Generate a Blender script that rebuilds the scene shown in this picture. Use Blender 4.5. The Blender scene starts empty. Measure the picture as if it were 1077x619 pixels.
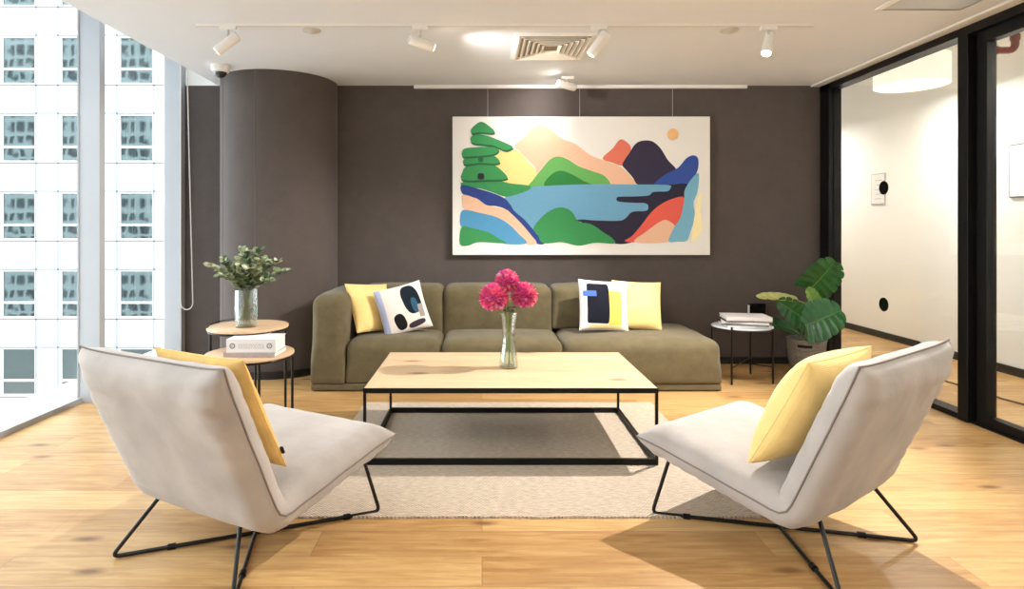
import bpy, bmesh, math, random
from mathutils import Vector, Matrix, noise
R = math.radians
random.seed(7)
C = bpy.context.scene.collection
scn = bpy.context.scene
CAMZ, FPX = 1.2, 640.0
# ------------------------------------------------------------------ camera, world, exposure
cam = bpy.data.objects.new('camera', bpy.data.cameras.new('camera'))
C.objects.link(cam); scn.camera = cam
cam.location = (0, 0, CAMZ); cam.rotation_euler = (R(90), 0, 0)
cam.data.sensor_width = 36; cam.data.lens = 36 * FPX / 1077
cam.data.shift_x = 31.5 / 1077; cam.data.shift_y = -70.5 / 1077
cam.data.clip_end = 400
scn.view_settings.view_transform = 'Standard'; scn.view_settings.look = 'None'
scn.view_settings.gamma = 1; scn.view_settings.use_curve_mapping = False
scn.view_settings.exposure = 0.27
scn.cycles.use_denoising = True
scn.cycles.max_bounces = 12; scn.cycles.transparent_max_bounces = 16
scn.cycles.sample_clamp_indirect = 6.0
w = bpy.data.worlds.new('World'); scn.world = w; w.use_nodes = True
w.node_tree.nodes['Background'].inputs[0].default_value = (0.91, 0.96, 1.0, 1)
w.node_tree.nodes['Background'].inputs[1].default_value = 5.4

def spot_light(name, loc, target, energy, ang=100, blend=.5, col=(1, .95, .90), size=.016, parent=None):
    l = bpy.data.lights.new(name, 'SPOT'); l.energy = energy; l.spot_size = R(ang); l.spot_blend = blend
    l.color = col; l.shadow_soft_size = size
    o = bpy.data.objects.new(name, l); C.objects.link(o); o.location = loc
    o.rotation_euler = (Vector(target) - Vector(loc)).to_track_quat('-Z', 'Y').to_euler()
    return o
def area_light(name, loc, rot, sx, sy, energy, col=(1, 1, 1)):
    l = bpy.data.lights.new(name, 'AREA'); l.shape = 'RECTANGLE'; l.size = sx; l.size_y = sy; l.energy = energy; l.color = col
    o = bpy.data.objects.new(name, l); C.objects.link(o); o.location = loc; o.rotation_euler = rot
    return o
SPOT_MAIN, SPOT_ART, SPOT_SIDE = 330, 62, 26
FILL_PANEL_W, DRUM_W = 8, 22
# daylight portal on the window wall (guides sampling of the sky only)
pt = area_light('window_portal', (-2.86, 1.2, 1.4), (0, R(-90), 0), 2.7, 8.6, 1)
pt.data.cycles.is_portal = True

# ------------------------------------------------------------------ material helpers
def lin(c):
    f = lambda v: (v / 255) / 12.92 if v / 255 <= .04045 else ((v / 255 + .055) / 1.055) ** 2.4
    return (f(c[0]), f(c[1]), f(c[2]), 1)
class NT:
    def __init__(s, name):
        s.m = bpy.data.materials.new(name); s.m.use_nodes = True; s.t = s.m.node_tree
        s.b = s.t.nodes['Principled BSDF']; s.out = s.t.nodes['Material Output']
    def n(s, typ, **kw):
        o = s.t.nodes.new(typ)
        for k, v in kw.items(): setattr(o, k, v)
        return o
    def l(s, a, b): s.t.links.new(a, b)
    def mth(s, op, a, b=None, c=None):
        o = s.n('ShaderNodeMath', operation=op)
        for i, v in enumerate((a, b, c)):
            if v is None: continue
            if isinstance(v, (int, float)): o.inputs[i].default_value = v
            else: s.l(v, o.inputs[i])
        return o.outputs[0]
    def mix(s, fac, a, b):
        o = s.n('ShaderNodeMix', data_type='RGBA')
        if isinstance(fac, (int, float)): o.inputs[0].default_value = fac
        else: s.l(fac, o.inputs[0])
        for i, v in ((6, a), (7, b)):
            if isinstance(v, tuple): o.inputs[i].default_value = v
            else: s.l(v, o.inputs[i])
        return o.outputs[2]
    def coords(s, scale=(1, 1, 1), rot=(0, 0, 0)):
        tc = s.n('ShaderNodeTexCoord'); mp = s.n('ShaderNodeMapping')
        mp.inputs['Scale'].default_value = scale; mp.inputs['Rotation'].default_value = rot
        s.l(tc.outputs['Object'], mp.inputs[0]); return mp.outputs[0]
    def bump(s, h, strength, dist=.002):
        b = s.n('ShaderNodeBump'); b.inputs['Strength'].default_value = strength; b.inputs['Distance'].default_value = dist
        s.l(h, b.inputs['Height']); s.l(b.outputs[0], s.b.inputs['Normal'])
def mat(name, col, rough=.6, var=.0, vscale=6, bump=0, bscale=80, bdist=.002, metal=0, stretch=(1, 1, 1), sheen=0, spec=.5, coat=0):
    k = NT(name); k.b.inputs['Roughness'].default_value = rough; k.b.inputs['Metallic'].default_value = metal
    k.b.inputs['Specular IOR Level'].default_value = spec
    if sheen: k.b.inputs['Sheen Weight'].default_value = sheen
    if coat: k.b.inputs['Coat Weight'].default_value = coat; k.b.inputs['Coat Roughness'].default_value = .15
    c = lin(col); v = k.coords(stretch)
    nz = k.n('ShaderNodeTexNoise'); nz.inputs['Scale'].default_value = vscale; nz.inputs['Detail'].default_value = 5; k.l(v, nz.inputs[0])
    d = tuple(x * (1 - var) for x in c[:3]) + (1,); e = tuple(min(1, x * (1 + var)) for x in c[:3]) + (1,)
    mr = k.n('ShaderNodeMapRange'); mr.inputs[1].default_value = .3; mr.inputs[2].default_value = .7; k.l(nz.outputs[0], mr.inputs[0])
    k.l(k.mix(mr.outputs[0], d, e), k.b.inputs['Base Color'])
    if bump:
        n2 = k.n('ShaderNodeTexNoise'); n2.inputs['Scale'].default_value = bscale; n2.inputs['Detail'].default_value = 3; k.l(v, n2.inputs[0])
        k.bump(n2.outputs[0], bump, bdist)
    return k.m
def weave(name, col, var=.15, freq=400, rough=.9, strength=.5, wrinkle=0):
    """woven cloth: two crossed thread waves plus soft mottling"""
    k = NT(name); k.b.inputs['Roughness'].default_value = rough; k.b.inputs['Sheen Weight'].default_value = .15
    k.b.inputs['Specular IOR Level'].default_value = .2
    tc = k.n('ShaderNodeTexCoord'); sx = k.n('ShaderNodeSeparateXYZ'); k.l(tc.outputs['Object'], sx.inputs[0])
    h = k.mth('ADD', k.mth('SINE', k.mth('MULTIPLY', k.mth('ADD', sx.outputs[0], sx.outputs[1]), freq)), k.mth('SINE', k.mth('MULTIPLY', sx.outputs[2], freq)))
    nz = k.n('ShaderNodeTexNoise'); nz.inputs['Scale'].default_value = 9; nz.inputs['Detail'].default_value = 8; nz.inputs['Roughness'].default_value = .65
    k.l(tc.outputs['Object'], nz.inputs[0])
    c = lin(col); d = tuple(x * (1 - var) for x in c[:3]) + (1,); e = tuple(min(1, x * (1 + var)) for x in c[:3]) + (1,)
    mr = k.n('ShaderNodeMapRange'); mr.inputs[1].default_value = .35; mr.inputs[2].default_value = .65; k.l(nz.outputs[0], mr.inputs[0])
    k.l(k.mix(mr.outputs[0], d, e), k.b.inputs['Base Color'])
    hh = k.mth('MULTIPLY', h, .25)
    if wrinkle:
        n3 = k.n('ShaderNodeTexNoise'); n3.inputs['Scale'].default_value = 7; n3.inputs['Detail'].default_value = 3; n3.inputs['Distortion'].default_value = .8
        k.l(tc.outputs['Object'], n3.inputs[0]); hh = k.mth('ADD', hh, k.mth('MULTIPLY', n3.outputs[0], wrinkle))
    k.bump(hh, strength, .002)
    return k.m
def emis(name, col, s):
    k = NT(name); k.b.inputs['Base Color'].default_value = lin(col)
    k.b.inputs['Emission Color'].default_value = lin(col); k.b.inputs['Emission Strength'].default_value = s
    return k.m
def glassy(name, tint=(1, 1, 1, 1), base=.04, edge=.5):
    k = NT(name); k.t.nodes.remove(k.b)
    tr = k.n('ShaderNodeBsdfTransparent'); tr.inputs[0].default_value = tint
    gl = k.n('ShaderNodeBsdfGlossy'); gl.inputs['Roughness'].default_value = .02
    lw = k.n('ShaderNodeLayerWeight'); lw.inputs[0].default_value = .25
    f = k.mth('ADD', k.mth('MULTIPLY', lw.outputs['Facing'], edge), base)
    mx = k.n('ShaderNodeMixShader'); k.l(f, mx.inputs[0]); k.l(tr.outputs[0], mx.inputs[1]); k.l(gl.outputs[0], mx.inputs[2])
    k.l(mx.outputs[0], k.out.inputs[0]); return k.m
def wood(name, c1, c2, plank=(1.5, .19), rough=.35, rot=0, knots=True, gap=.0016, seed=0., spec=.4):
    k = NT(name); k.b.inputs['Roughness'].default_value = rough; k.b.inputs['Specular IOR Level'].default_value = spec
    v = k.coords((1, 1, 1), (0, 0, rot))
    br = k.n('ShaderNodeTexBrick'); br.offset = .37; br.inputs['Scale'].default_value = 1
    br.inputs['Brick Width'].default_value = plank[0]; br.inputs['Row Height'].default_value = plank[1]
    br.inputs['Mortar Size'].default_value = gap; br.inputs['Mortar Smooth'].default_value = .2
    br.inputs['Color1'].default_value = (0, 0, 0, 1); br.inputs['Color2'].default_value = (1, 1, 1, 1); br.inputs['Mortar'].default_value = (.5, .5, .5, 1)
    k.l(v, br.inputs[0])
    sep = k.n('ShaderNodeSeparateXYZ'); k.l(v, sep.inputs[0])
    cb = k.n('ShaderNodeCombineXYZ')
    k.l(k.mth('ADD', k.mth('MULTIPLY', sep.outputs[0], 1.6), k.mth('MULTIPLY', br.outputs[0], 9.7)), cb.inputs[0])
    k.l(k.mth('MULTIPLY', sep.outputs[1], 16), cb.inputs[1]); k.l(k.mth('ADD', k.mth('MULTIPLY', sep.outputs[2], 6), seed), cb.inputs[2])
    g = k.n('ShaderNodeTexNoise'); g.inputs['Scale'].default_value = 2.2; g.inputs['Detail'].default_value = 7; g.inputs['Roughness'].default_value = .62
    g.inputs['Distortion'].default_value = .7; k.l(cb.outputs[0], g.inputs[0])
    mr = k.n('ShaderNodeMapRange'); mr.inputs[1].default_value = .28; mr.inputs[2].default_value = .72; k.l(g.outputs[0], mr.inputs[0])
    f = k.mth('ADD', k.mth('MULTIPLY', mr.outputs[0], .62), k.mth('MULTIPLY', br.outputs[0], .38))
    col = k.mix(f, lin(c1), lin(c2))
    if knots:
        vo = k.n('ShaderNodeTexVoronoi', voronoi_dimensions='2D'); vo.inputs['Scale'].default_value = .8
        cb2 = k.n('ShaderNodeCombineXYZ'); k.l(k.mth('MULTIPLY', sep.outputs[0], 1.3), cb2.inputs[0]); k.l(k.mth('MULTIPLY', sep.outputs[1], 3.4), cb2.inputs[1])
        cb2.inputs[2].default_value = 3.3 + seed
        k.l(cb2.outputs[0], vo.inputs[0])
        kn = k.n('ShaderNodeMapRange'); kn.inputs[1].default_value = .02; kn.inputs[2].default_value = .075; kn.inputs[3].default_value = .75; kn.inputs[4].default_value = 0
        k.l(vo.outputs['Distance'], kn.inputs[0]); col = k.mix(kn.outputs[0], col, lin((96, 58, 30)))
    col = k.mix(k.mth('MULTIPLY', br.outputs['Fac'], .5), col, lin((110, 76, 45)))
    k.l(col, k.b.inputs['Base Color'])
    k.bump(k.mth('SUBTRACT', mr.outputs[0], k.mth('MULTIPLY', br.outputs['Fac'], 2)), .18, .001)
    return k.m

M = {}
M['floor'] = wood('oak_floor', (146, 101, 54), (212, 176, 120), (1.7, .185), .36)
M['oak'] = wood('oak_top', (186, 154, 116), (222, 194, 158), (3.0, .11), .45, gap=.0004, seed=4.)
M['ply'] = wood('ash_top', (196, 160, 124), (226, 198, 164), (3.0, 3.), .45, knots=False, gap=0, seed=2.)
M['ceil'] = mat('ceiling_paint', (232, 235, 240), .85, .01, 3, .1, 200)
M['white'] = mat('white_paint', (236, 234, 230), .6, .01)
M['bright'] = mat('satin_white', (242, 241, 238), .45, .01)
M['corr'] = mat('corridor_paint', (240, 236, 228), .7, .01, 2, spec=.2)
M['taupe'] = weave('taupe_wall_fabric', (90, 82, 79), .05, 1900, .95, .3)
M['groove'] = mat('panel_groove', (112, 103, 98), .9, .02)
M['black'] = mat('black_powder_coat', (12, 11, 11), .45, .05, 20, .05, 300, spec=.25)
M['blackrod'] = mat('black_steel_rod', (22, 20, 20), .3, .05, 20, metal=.3)
M['skirt'] = mat('black_skirting', (20, 18, 18), .5, .05)
M['alu'] = mat('anodised_aluminium', (176, 180, 186), .42, .02, 3)
M['alud'] = mat('darker_aluminium', (158, 162, 166), .4, .03, 3)  # slightly darker aluminium for frames, mullion strips and lamp rods
M['olive'] = weave('olive_wool', (101, 91, 66), .14, 1300, .92, .35, 1.5)
M['grey'] = mat('oatmeal_suede', (168, 161, 156), .85, .13, 4.5, .5, 9, .012, sheen=.3, spec=.2)
M['piping'] = mat('piping_cord', (122, 112, 106), .85, .06)
M['yellow'] = weave('yellow_cotton', (238, 209, 138), .05, 1500, .9, .4, 4)
M['mustard'] = weave('mustard_quilt', (222, 184, 112), .12, 260, .92, .5, 3)
M['rug'] = None
M['marble'] = mat('white_marble', (225, 226, 228), .25, .06, 7, coat=.3)
M['paper'] = mat('book_pages', (232, 228, 222), .8, .05, 60, .3, 300, stretch=(1, 1, 8))
M['bookw'] = mat('white_book_cover', (232, 230, 230), .5, .02)
M['bookp'] = mat('grey_pink_cover', (176, 160, 158), .6, .12, 40)
M['ink'] = mat('grey_print', (96, 96, 102), .6)
M['inkl'] = mat('pale_grey_print', (178, 176, 180), .6)
M['basket'] = None
M['soil'] = mat('soil', (50, 38, 28), .95, .3, 40, 1, 60, .01)
M['leaf'] = mat('monstera_leaf', (34, 92, 42), .28, .30, 18, .2, 30, spec=.5)
M['leafy'] = mat('young_leaf', (104, 148, 46), .38, .25, 14)
M['leafs'] = mat('yellowing_leaf', (150, 152, 78), .45, .3, 10)
M['stemb'] = mat('woody_stem', (150, 128, 92), .7, .15)
M['stemg'] = mat('green_stem', (112, 146, 70), .5, .15)
M['euc'] = [mat('eucalyptus_leaf_%s' % n, c, .6, .2, 30) for n, c in (('dark', (74, 94, 62)), ('mid', (124, 140, 102)), ('pale', (190, 196, 164)))]
M['petal'] = [mat('petal_%s' % n, c, .6, .12, 60) for n, c in (('rose', (234, 98, 158)), ('coral', (244, 130, 142)), ('magenta', (208, 66, 152)), ('blush', (250, 190, 210)))]
M['glass'] = glassy('window_glass', (.97, .985, .985, 1), .02, .10)
M['pglass'] = glassy('partition_glass', (.975, .985, .98, 1), .03, .16)
M['vase'] = glassy('vase_glass', (.93, .95, .94, 1), .07, .75)
M['water'] = glassy('vase_water', (.9, .94, .9, 1), .05, .35)
M['facade'] = None
M['led'] = emis('lamp_lens', (255, 240, 220), 30)
M['ledoff'] = emis('dim_lamp_lens', (255, 246, 232), 3)
M['drum'] = emis('drum_shade', (255, 248, 232), .55)
M['diff'] = emis('drum_diffuser', (255, 246, 224), 3.2)
M['fix'] = mat('fixture_grey_white', (206, 202, 196), .5)
M['slat'] = mat('vent_slat', (232, 226, 214), .5)
M['darkdome'] = mat('dark_dome', (24, 26, 28), .12, coat=.5)
M['red'] = mat('red_oxide_pipe', (132, 52, 46), .5, .1, 12)
M['duct'] = mat('duct_grey', (150, 136, 118), .8)
M['cable'] = mat('brown_cable', (86, 66, 56), .6)
M['lightgrey'] = mat('pale_blue_grey_panel', (205, 210, 216), .5, .02)
M['notice'] = mat('notice_paper', (226, 224, 216), .6)
M['darkglass'] = mat('socket_black', (10, 10, 11), .25)

def rug_mat():
    k = NT('jute_rug'); k.b.inputs['Roughness'].default_value = .95; k.b.inputs['Specular IOR Level'].default_value = .1
    v = k.coords((1, 1, 1)); sx = k.n('ShaderNodeSeparateXYZ'); k.l(v, sx.inputs[0])
    row = k.mth('SINE', k.mth('MULTIPLY', sx.outputs[1], 420)); col = k.mth('SINE', k.mth('MULTIPLY', sx.outputs[0], 380))
    cb = k.n('ShaderNodeCombineXYZ'); k.l(k.mth('MULTIPLY', sx.outputs[0], 14), cb.inputs[0]); k.l(k.mth('MULTIPLY', sx.outputs[1], 60), cb.inputs[1])
    nz = k.n('ShaderNodeTexNoise'); nz.inputs['Scale'].default_value = 2; nz.inputs['Detail'].default_value = 6; k.l(cb.outputs[0], nz.inputs[0])
    f = k.mth('ADD', k.mth('MULTIPLY', nz.outputs[0], 1.3), k.mth('MULTIPLY', k.mth('MULTIPLY', row, col), .22))
    k.l(k.mix(f, lin((150, 136, 120)), lin((230, 212, 190))), k.b.inputs['Base Color'])
    k.bump(k.mth('ADD', k.mth('MULTIPLY', row, col), nz.outputs[0]), .9, .004); return k.m
M['rug'] = rug_mat()
def basket_mat():
    k = NT('woven_basket'); k.b.inputs['Roughness'].default_value = .9
    v = k.coords(); br = k.n('ShaderNodeTexBrick'); br.inputs['Scale'].default_value = 1; br.inputs['Brick Width'].default_value = .022
    br.inputs['Row Height'].default_value = .011; br.inputs['Mortar Size'].default_value = .0018
    sx = k.n('ShaderNodeSeparateXYZ'); k.l(v, sx.inputs[0]); cb = k.n('ShaderNodeCombineXYZ')
    k.l(k.mth('MULTIPLY', k.mth('ARCTAN2', sx.outputs[0], sx.outputs[1]), .14), cb.inputs[0]); k.l(sx.outputs[2], cb.inputs[1]); k.l(cb.outputs[0], br.inputs[0])
    br.inputs['Color1'].default_value = lin((176, 170, 160)); br.inputs['Color2'].default_value = lin((142, 136, 128)); br.inputs['Mortar'].default_value = lin((92, 86, 80))
    k.l(br.outputs[0], k.b.inputs['Base Color']); k.bump(k.mth('SUBTRACT', 1, br.outputs['Fac']), .8, .004); return k.m
M['basket'] = basket_mat()
def facade_mat(name, bw, bh, c, line, ms):
    k = NT(name); k.b.inputs['Roughness'].default_value = .7
    k.b.inputs['Base Color'].default_value = lin(c); return k.m
M['facade'] = mat('pale_stone_cladding', (206, 208, 210), .7, .015, .4)
M['joint'] = mat('cladding_joint', (100, 106, 110), .8)
M['fglass'] = None
def fglass():
    k = NT('reflective_window_glass'); k.b.inputs['Base Color'].default_value = lin((112, 124, 124)); k.b.inputs['Roughness'].default_value = .03
    k.b.inputs['Metallic'].default_value = .9
    nz = k.n('ShaderNodeTexNoise'); nz.inputs['Scale'].default_value = 1.1; nz.inputs['Detail'].default_value = 1; k.l(k.coords(), nz.inputs[0])
    k.bump(nz.outputs[0], .22, .014); return k.m
M['fglass'] = fglass()
def gridb():
    k = NT('office_block_grid'); k.b.inputs['Roughness'].default_value = .6
    tc = k.n('ShaderNodeTexCoord'); sx = k.n('ShaderNodeSeparateXYZ'); k.l(tc.outputs['Object'], sx.inputs[0]); cb = k.n('ShaderNodeCombineXYZ')
    k.l(sx.outputs[0], cb.inputs[0]); k.l(sx.outputs[2], cb.inputs[1])
    br = k.n('ShaderNodeTexBrick'); br.offset = 0; br.inputs['Scale'].default_value = 1; br.inputs['Brick Width'].default_value = 1.5; br.inputs['Row Height'].default_value = 1.9
    br.inputs['Mortar Size'].default_value = .27; br.inputs['Mortar Smooth'].default_value = 0
    br.inputs['Color1'].default_value = lin((22, 32, 44)); br.inputs['Color2'].default_value = lin((58, 72, 78)); br.inputs['Mortar'].default_value = lin((205, 212, 214))
    k.l(cb.outputs[0], br.inputs[0]); k.l(br.outputs[0], k.b.inputs['Base Color']); return k.m
M['gridb'] = gridb()

# ------------------------------------------------------------------ mesh helpers
class MB:
    def __init__(s): s.v = []; s.f = []; s.mi = []; s.sm = []
    def add(s, vs, fs, mi=0, smooth=False):
        o = len(s.v); s.v += [tuple(v) for v in vs]
        for f in fs: s.f.append(tuple(i + o for i in f)); s.mi.append(mi); s.sm.append(smooth)
        return s
    def box(s, x0, x1, y0, y1, z0, z1, mi=0, bev=0):
        if bev:
            b = min(bev, (x1 - x0) / 2.01, (y1 - y0) / 2.01, (z1 - z0) / 2.01)
            bm = bmesh.new(); bmesh.ops.create_cube(bm, size=1)
            for v in bm.verts: v.co = ((x0 + x1) / 2 + v.co.x * (x1 - x0), (y0 + y1) / 2 + v.co.y * (y1 - y0), (z0 + z1) / 2 + v.co.z * (z1 - z0))
            bmesh.ops.bevel(bm, geom=bm.edges[:], offset=b, segments=2, affect='EDGES', profile=.5)
            bm.verts.index_update()
            s.add([v.co[:] for v in bm.verts], [[v.index for v in f.verts] for f in bm.faces], mi); bm.free(); return s
        vs = [(x, y, z) for x in (x0, x1) for y in (y0, y1) for z in (z0, z1)]
        return s.add(vs, [(0, 1, 3, 2), (4, 6, 7, 5), (0, 4, 5, 1), (2, 3, 7, 6), (0, 2, 6, 4), (1, 5, 7, 3)], mi)
    def tube(s, pts, r, n=10, mi=0, closed=False, cap=True, sq=False):
        P = [Vector(p) for p in pts]; N = len(P); vs = []; up = None
        for i, p in enumerate(P):
            if closed: t = (P[(i + 1) % N] - P[i - 1])
            else: t = P[min(i + 1, N - 1)] - P[max(i - 1, 0)]
            t.normalize()
            if up is None:
                up = Vector((0, 0, 1)) if abs(t.z) < .9 else Vector((1, 0, 0))
            a = t.cross(up).normalized(); up = a.cross(t).normalized()
            rr = r[i] if isinstance(r, (list, tuple)) else r
            for k in range(n):
                th = 2 * math.pi * k / n
                vs.append(p + a * math.cos(th) * rr + up * math.sin(th) * rr)
        fs = []
        for i in range(N if closed else N - 1):
            for k in range(n):
                j = (i + 1) % N
                fs.append((i * n + k, i * n + (k + 1) % n, j * n + (k + 1) % n, j * n + k))
        if not closed and cap:
            fs.append(tuple(range(n))[::-1]); fs.append(tuple((N - 1) * n + k for k in range(n)))
        return s.add(vs, fs, mi, True)
    def lathe(s, prof, n=40, c=(0, 0, 0), mi=0, smooth=True):
        vs = []; fs = []
        for r, z in prof:
            for k in range(n):
                a = 2 * math.pi * k / n; vs.append((c[0] + r * math.cos(a), c[1] + r * math.sin(a), c[2] + z))
        for i in range(len(prof) - 1):
            for k in range(n): fs.append((i * n + k, i * n + (k + 1) % n, (i + 1) * n + (k + 1) % n, (i + 1) * n + k))
        if prof[0][0] > 1e-4: fs.append(tuple(range(n))[::-1])
        if prof[-1][0] > 1e-4: fs.append(tuple((len(prof) - 1) * n + k for k in range(n)))
        return s.add(vs, fs, mi, smooth)
    def cyl(s, a, b, r, n=24, mi=0): return s.tube([a, b], r, n, mi)
    def build(s, name, mats, parent=None, loc=None, rot=None, autosmooth=None):
        me = bpy.data.meshes.new(name); me.from_pydata(s.v, [], s.f)
        if not isinstance(mats, (list, tuple)): mats = [mats]
        for m in mats: me.materials.append(m)
        for i, p in enumerate(me.polygons): p.material_index = s.mi[i]; p.use_smooth = s.sm[i]
        bm = bmesh.new(); bm.from_mesh(me); bmesh.ops.remove_doubles(bm, verts=bm.verts, dist=1e-6)
        bmesh.ops.recalc_face_normals(bm, faces=bm.faces); bm.to_mesh(me); bm.free(); me.update()
        if any(s.sm): me.set_sharp_from_angle(angle=R(autosmooth or 48))
        o = bpy.data.objects.new(name, me); C.objects.link(o)
        if parent: o.parent = parent
        if loc: o.location = loc
        if rot: o.rotation_euler = rot
        return o
def tag(o, label, cat, group=None, kind=None):
    o['label'] = label; o['category'] = cat
    if group: o['group'] = group
    if kind: o['kind'] = kind
    return o
def thing(name, label, cat, loc=(0, 0, 0), rz=0, group=None, rot=None):
    o = bpy.data.objects.new(name, None); C.objects.link(o); o.location = loc; o.rotation_euler = rot or (0, 0, rz); o.empty_display_size = .1
    return tag(o, label, cat, group)
def struct(name, mb, m, **kw):
    o = mb.build(name, m, **kw); o['kind'] = 'structure'; return o
def copy_thing(src, label=None, loc=None, rz=None):
    r = src.copy(); C.objects.link(r)
    if label: r['label'] = label
    if loc: r.location = loc
    if rz is not None: r.rotation_euler = (0, 0, rz)
    for ch in list(src.children):
        c = ch.copy(); C.objects.link(c); c.parent = r
        for g in list(ch.children):
            d = g.copy(); C.objects.link(d); d.parent = c
    return r
def soft_box(x0, x1, y0, y1, z0, z1, r=.05, bulge=(0, 0, 0), n=14, wob=.0, mi=0, mb=None, seed=0, botr=True):
    """rounded upholstered block with swelling faces"""
    mb = mb or MB(); h = Vector(((x1 - x0) / 2, (y1 - y0) / 2, (z1 - z0) / 2)); c = Vector(((x0 + x1) / 2, (y0 + y1) / 2, (z0 + z1) / 2))
    g = [math.sin(math.pi / 2 * (2 * i / n - 1)) * .55 + (2 * i / n - 1) * .45 for i in range(n + 1)]
    idx = {}; vs = []; fs = []
    def vert(p):
        key = tuple(round(q, 5) for q in p)
        if key in idx: return idx[key]
        q = Vector((p[0] * h.x, p[1] * h.y, p[2] * h.z)); rr = min(r, h.x, h.y, h.z) * .999
        if p[2] < 0: rr = rr * (1 - .75 * min(1, -p[2] * 1.5) * (1 if botr else 0))
        inn = Vector([max(-(hh - rr), min(hh - rr, a)) for a, hh in zip(q, h)])
        d = q - inn; dn = d.normalized() if d.length > 1e-9 else Vector((0, 0, 0)); q = inn + dn * rr
        b = Vector((dn.x * bulge[0] * (1 - p[1] ** 2) * (1 - p[2] ** 2), dn.y * bulge[1] * (1 - p[0] ** 2) * (1 - p[2] ** 2), dn.z * bulge[2] * (1 - p[0] ** 2) * (1 - p[1] ** 2)))
        q = q + b
        if wob: q += dn * wob * noise.noise((q + c) * 5 + Vector((seed, 0, 0)))
        idx[key] = len(vs); vs.append(q + c); return idx[key]
    for ax in range(3):
        for sg in (-1, 1):
            for i in range(n):
                for j in range(n):
                    qd = []
                    for a, b in ((i, j), (i + 1, j), (i + 1, j + 1), (i, j + 1)):
                        p = [0, 0, 0]; p[ax] = sg; p[(ax + 1) % 3] = g[a]; p[(ax + 2) % 3] = g[b]; qd.append(vert(p))
                    fs.append(tuple(qd))
    return mb.add(vs, fs, mi, True)
def pillow_mb(wd, ht, th, n=28, fold=.006, seed=0, pinch=.05):
    """scatter cushion: x across, z up, front face is -y; corners stay pointed"""
    mb = MB(); vs = []; fs = []
    for side in (-1, 1):
        for i in range(n + 1):
            for j in range(n + 1):
                u = math.sin(math.pi / 2 * (2 * i / n - 1)); v = math.sin(math.pi / 2 * (2 * j / n - 1))
                x = wd / 2 * u * (1 - pinch * (1 - v * v)); z = ht / 2 * v * (1 - pinch * (1 - u * u))
                t = th / 2 * (max(0, (1 - u ** 2) * (1 - v ** 2))) ** .42
                q = Vector((x * 7 + seed, z * 7, side * 3)); t += fold * noise.noise(q) * (1 - u ** 4) * (1 - v ** 4)
                # small gathers fanning from the corners
                t += fold * .7 * math.sin(22 * math.atan2(abs(v) - 1.05, abs(u) - 1.05)) * (abs(u * v)) ** 2 * (1 - u ** 8) * (1 - v ** 8)
                vs.append((x, side * t, z))
    o = (n + 1) ** 2
    for i in range(n):
        for j in range(n):
            a = i * (n + 1) + j; f = (a, a + 1, a + n + 2, a + n + 1); fs.append(f); fs.append(tuple(o + q for q in f[::-1]))
    return mb.add(vs, fs, 0, True), vs
def bez3(a, b, c, n=8): return [Vector(a) * (1 - t) ** 2 + Vector(b) * 2 * t * (1 - t) + Vector(c) * t * t for t in [i / n for i in range(n + 1)]]
def rounded_path(pts, r, n=6):
    P = [Vector(p) for p in pts]; out = [P[0]]
    for i in range(1, len(P) - 1):
        a = (P[i - 1] - P[i]).normalized(); b = (P[i + 1] - P[i]).normalized()
        out += bez3(P[i] + a * r, P[i], P[i] + b * r, n)
    return out + [P[-1]]
def catmull(pts, k=6):
    n = len(pts); out = []
    for i in range(n):
        p0, p1, p2, p3 = (Vector(pts[(i + d) % n]) for d in (-1, 0, 1, 2))
        for s in range(k):
            t = s / k
            out.append(.5 * ((2 * p1) + (p2 - p0) * t + (2 * p0 - 5 * p1 + 4 * p2 - p3) * t * t + (3 * p1 - p0 - 3 * p2 + p3) * t ** 3))
    return out

# ------------------------------------------------------------------ the room
WX, PX, BY, CZ, CX = -2.77, 3.05, 5.37, 2.45, 4.35      # window plane, partition plane, back wall, ceiling height, corridor wall
struct('floor', MB().box(WX, 4.6, -3.5, 9.2, -.12, 0), M['floor'])
struct('ceiling', MB().box(-2.32, 3.10, -3.5, 5.6, CZ, CZ + .5), M['ceil'])
struct('ceiling_blind_pocket', MB().box(-2.95, -2.32, -3.5, 5.6, 2.82, 2.95), M['bright'])
struct('ceiling_corridor', MB().box(3.10, 4.6, -3.5, 9.2, 2.95, 3.05), M['ceil'])
struct('wall_back', MB().box(-2.77, 3.10, BY, BY + .15, 0, CZ), M['taupe'])
struct('wall_back_pocket_end', MB().box(-2.77, -2.32, BY, BY + .15, CZ, 2.82), M['bright'])
struct('wall_front', MB().box(WX, 4.6, -3.6, -3.5, 0, 2.95), M['white'])
struct('wall_corridor', MB().box(CX, 4.6, -3.5, 9.2, 0, 2.95), M['corr'])
struct('wall_corridor_end', MB().box(3.05, CX, 9.1, 9.2, 0, 2.95), M['corr'])
struct('wall_corridor_inner', MB().box(3.10, 3.14, BY + .15, 9.2, 0, 2.95).box(3.10, 3.14, -3.5, BY + .15, CZ, 2.95), M['white'])
struct('wall_panel', MB().box(CX - .035, CX, -3.5, 5.99, .0, 2.43), M['white'])
struct('baseboard_corridor', MB().box(CX - .012, CX, 5.99, 9.1, 0, .07).box(CX - .05, CX - .035, -3.5, 5.99, 0, .07), M['skirt'])
struct('baseboard_back', MB().box(-2.6, -2.15, BY - .014, BY, 0, .06).box(-1.27, 2.98, BY - .014, BY, 0, .06), M['skirt'])
struct('trim_1', MB().box(-.60, 2.33, BY - .03, BY, CZ - .028, CZ, bev=.003), M['bright'])
struct('trim_2', MB().box(2.90, 2.98, -3.4, BY, CZ - .012, CZ), M['bright'])
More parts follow.
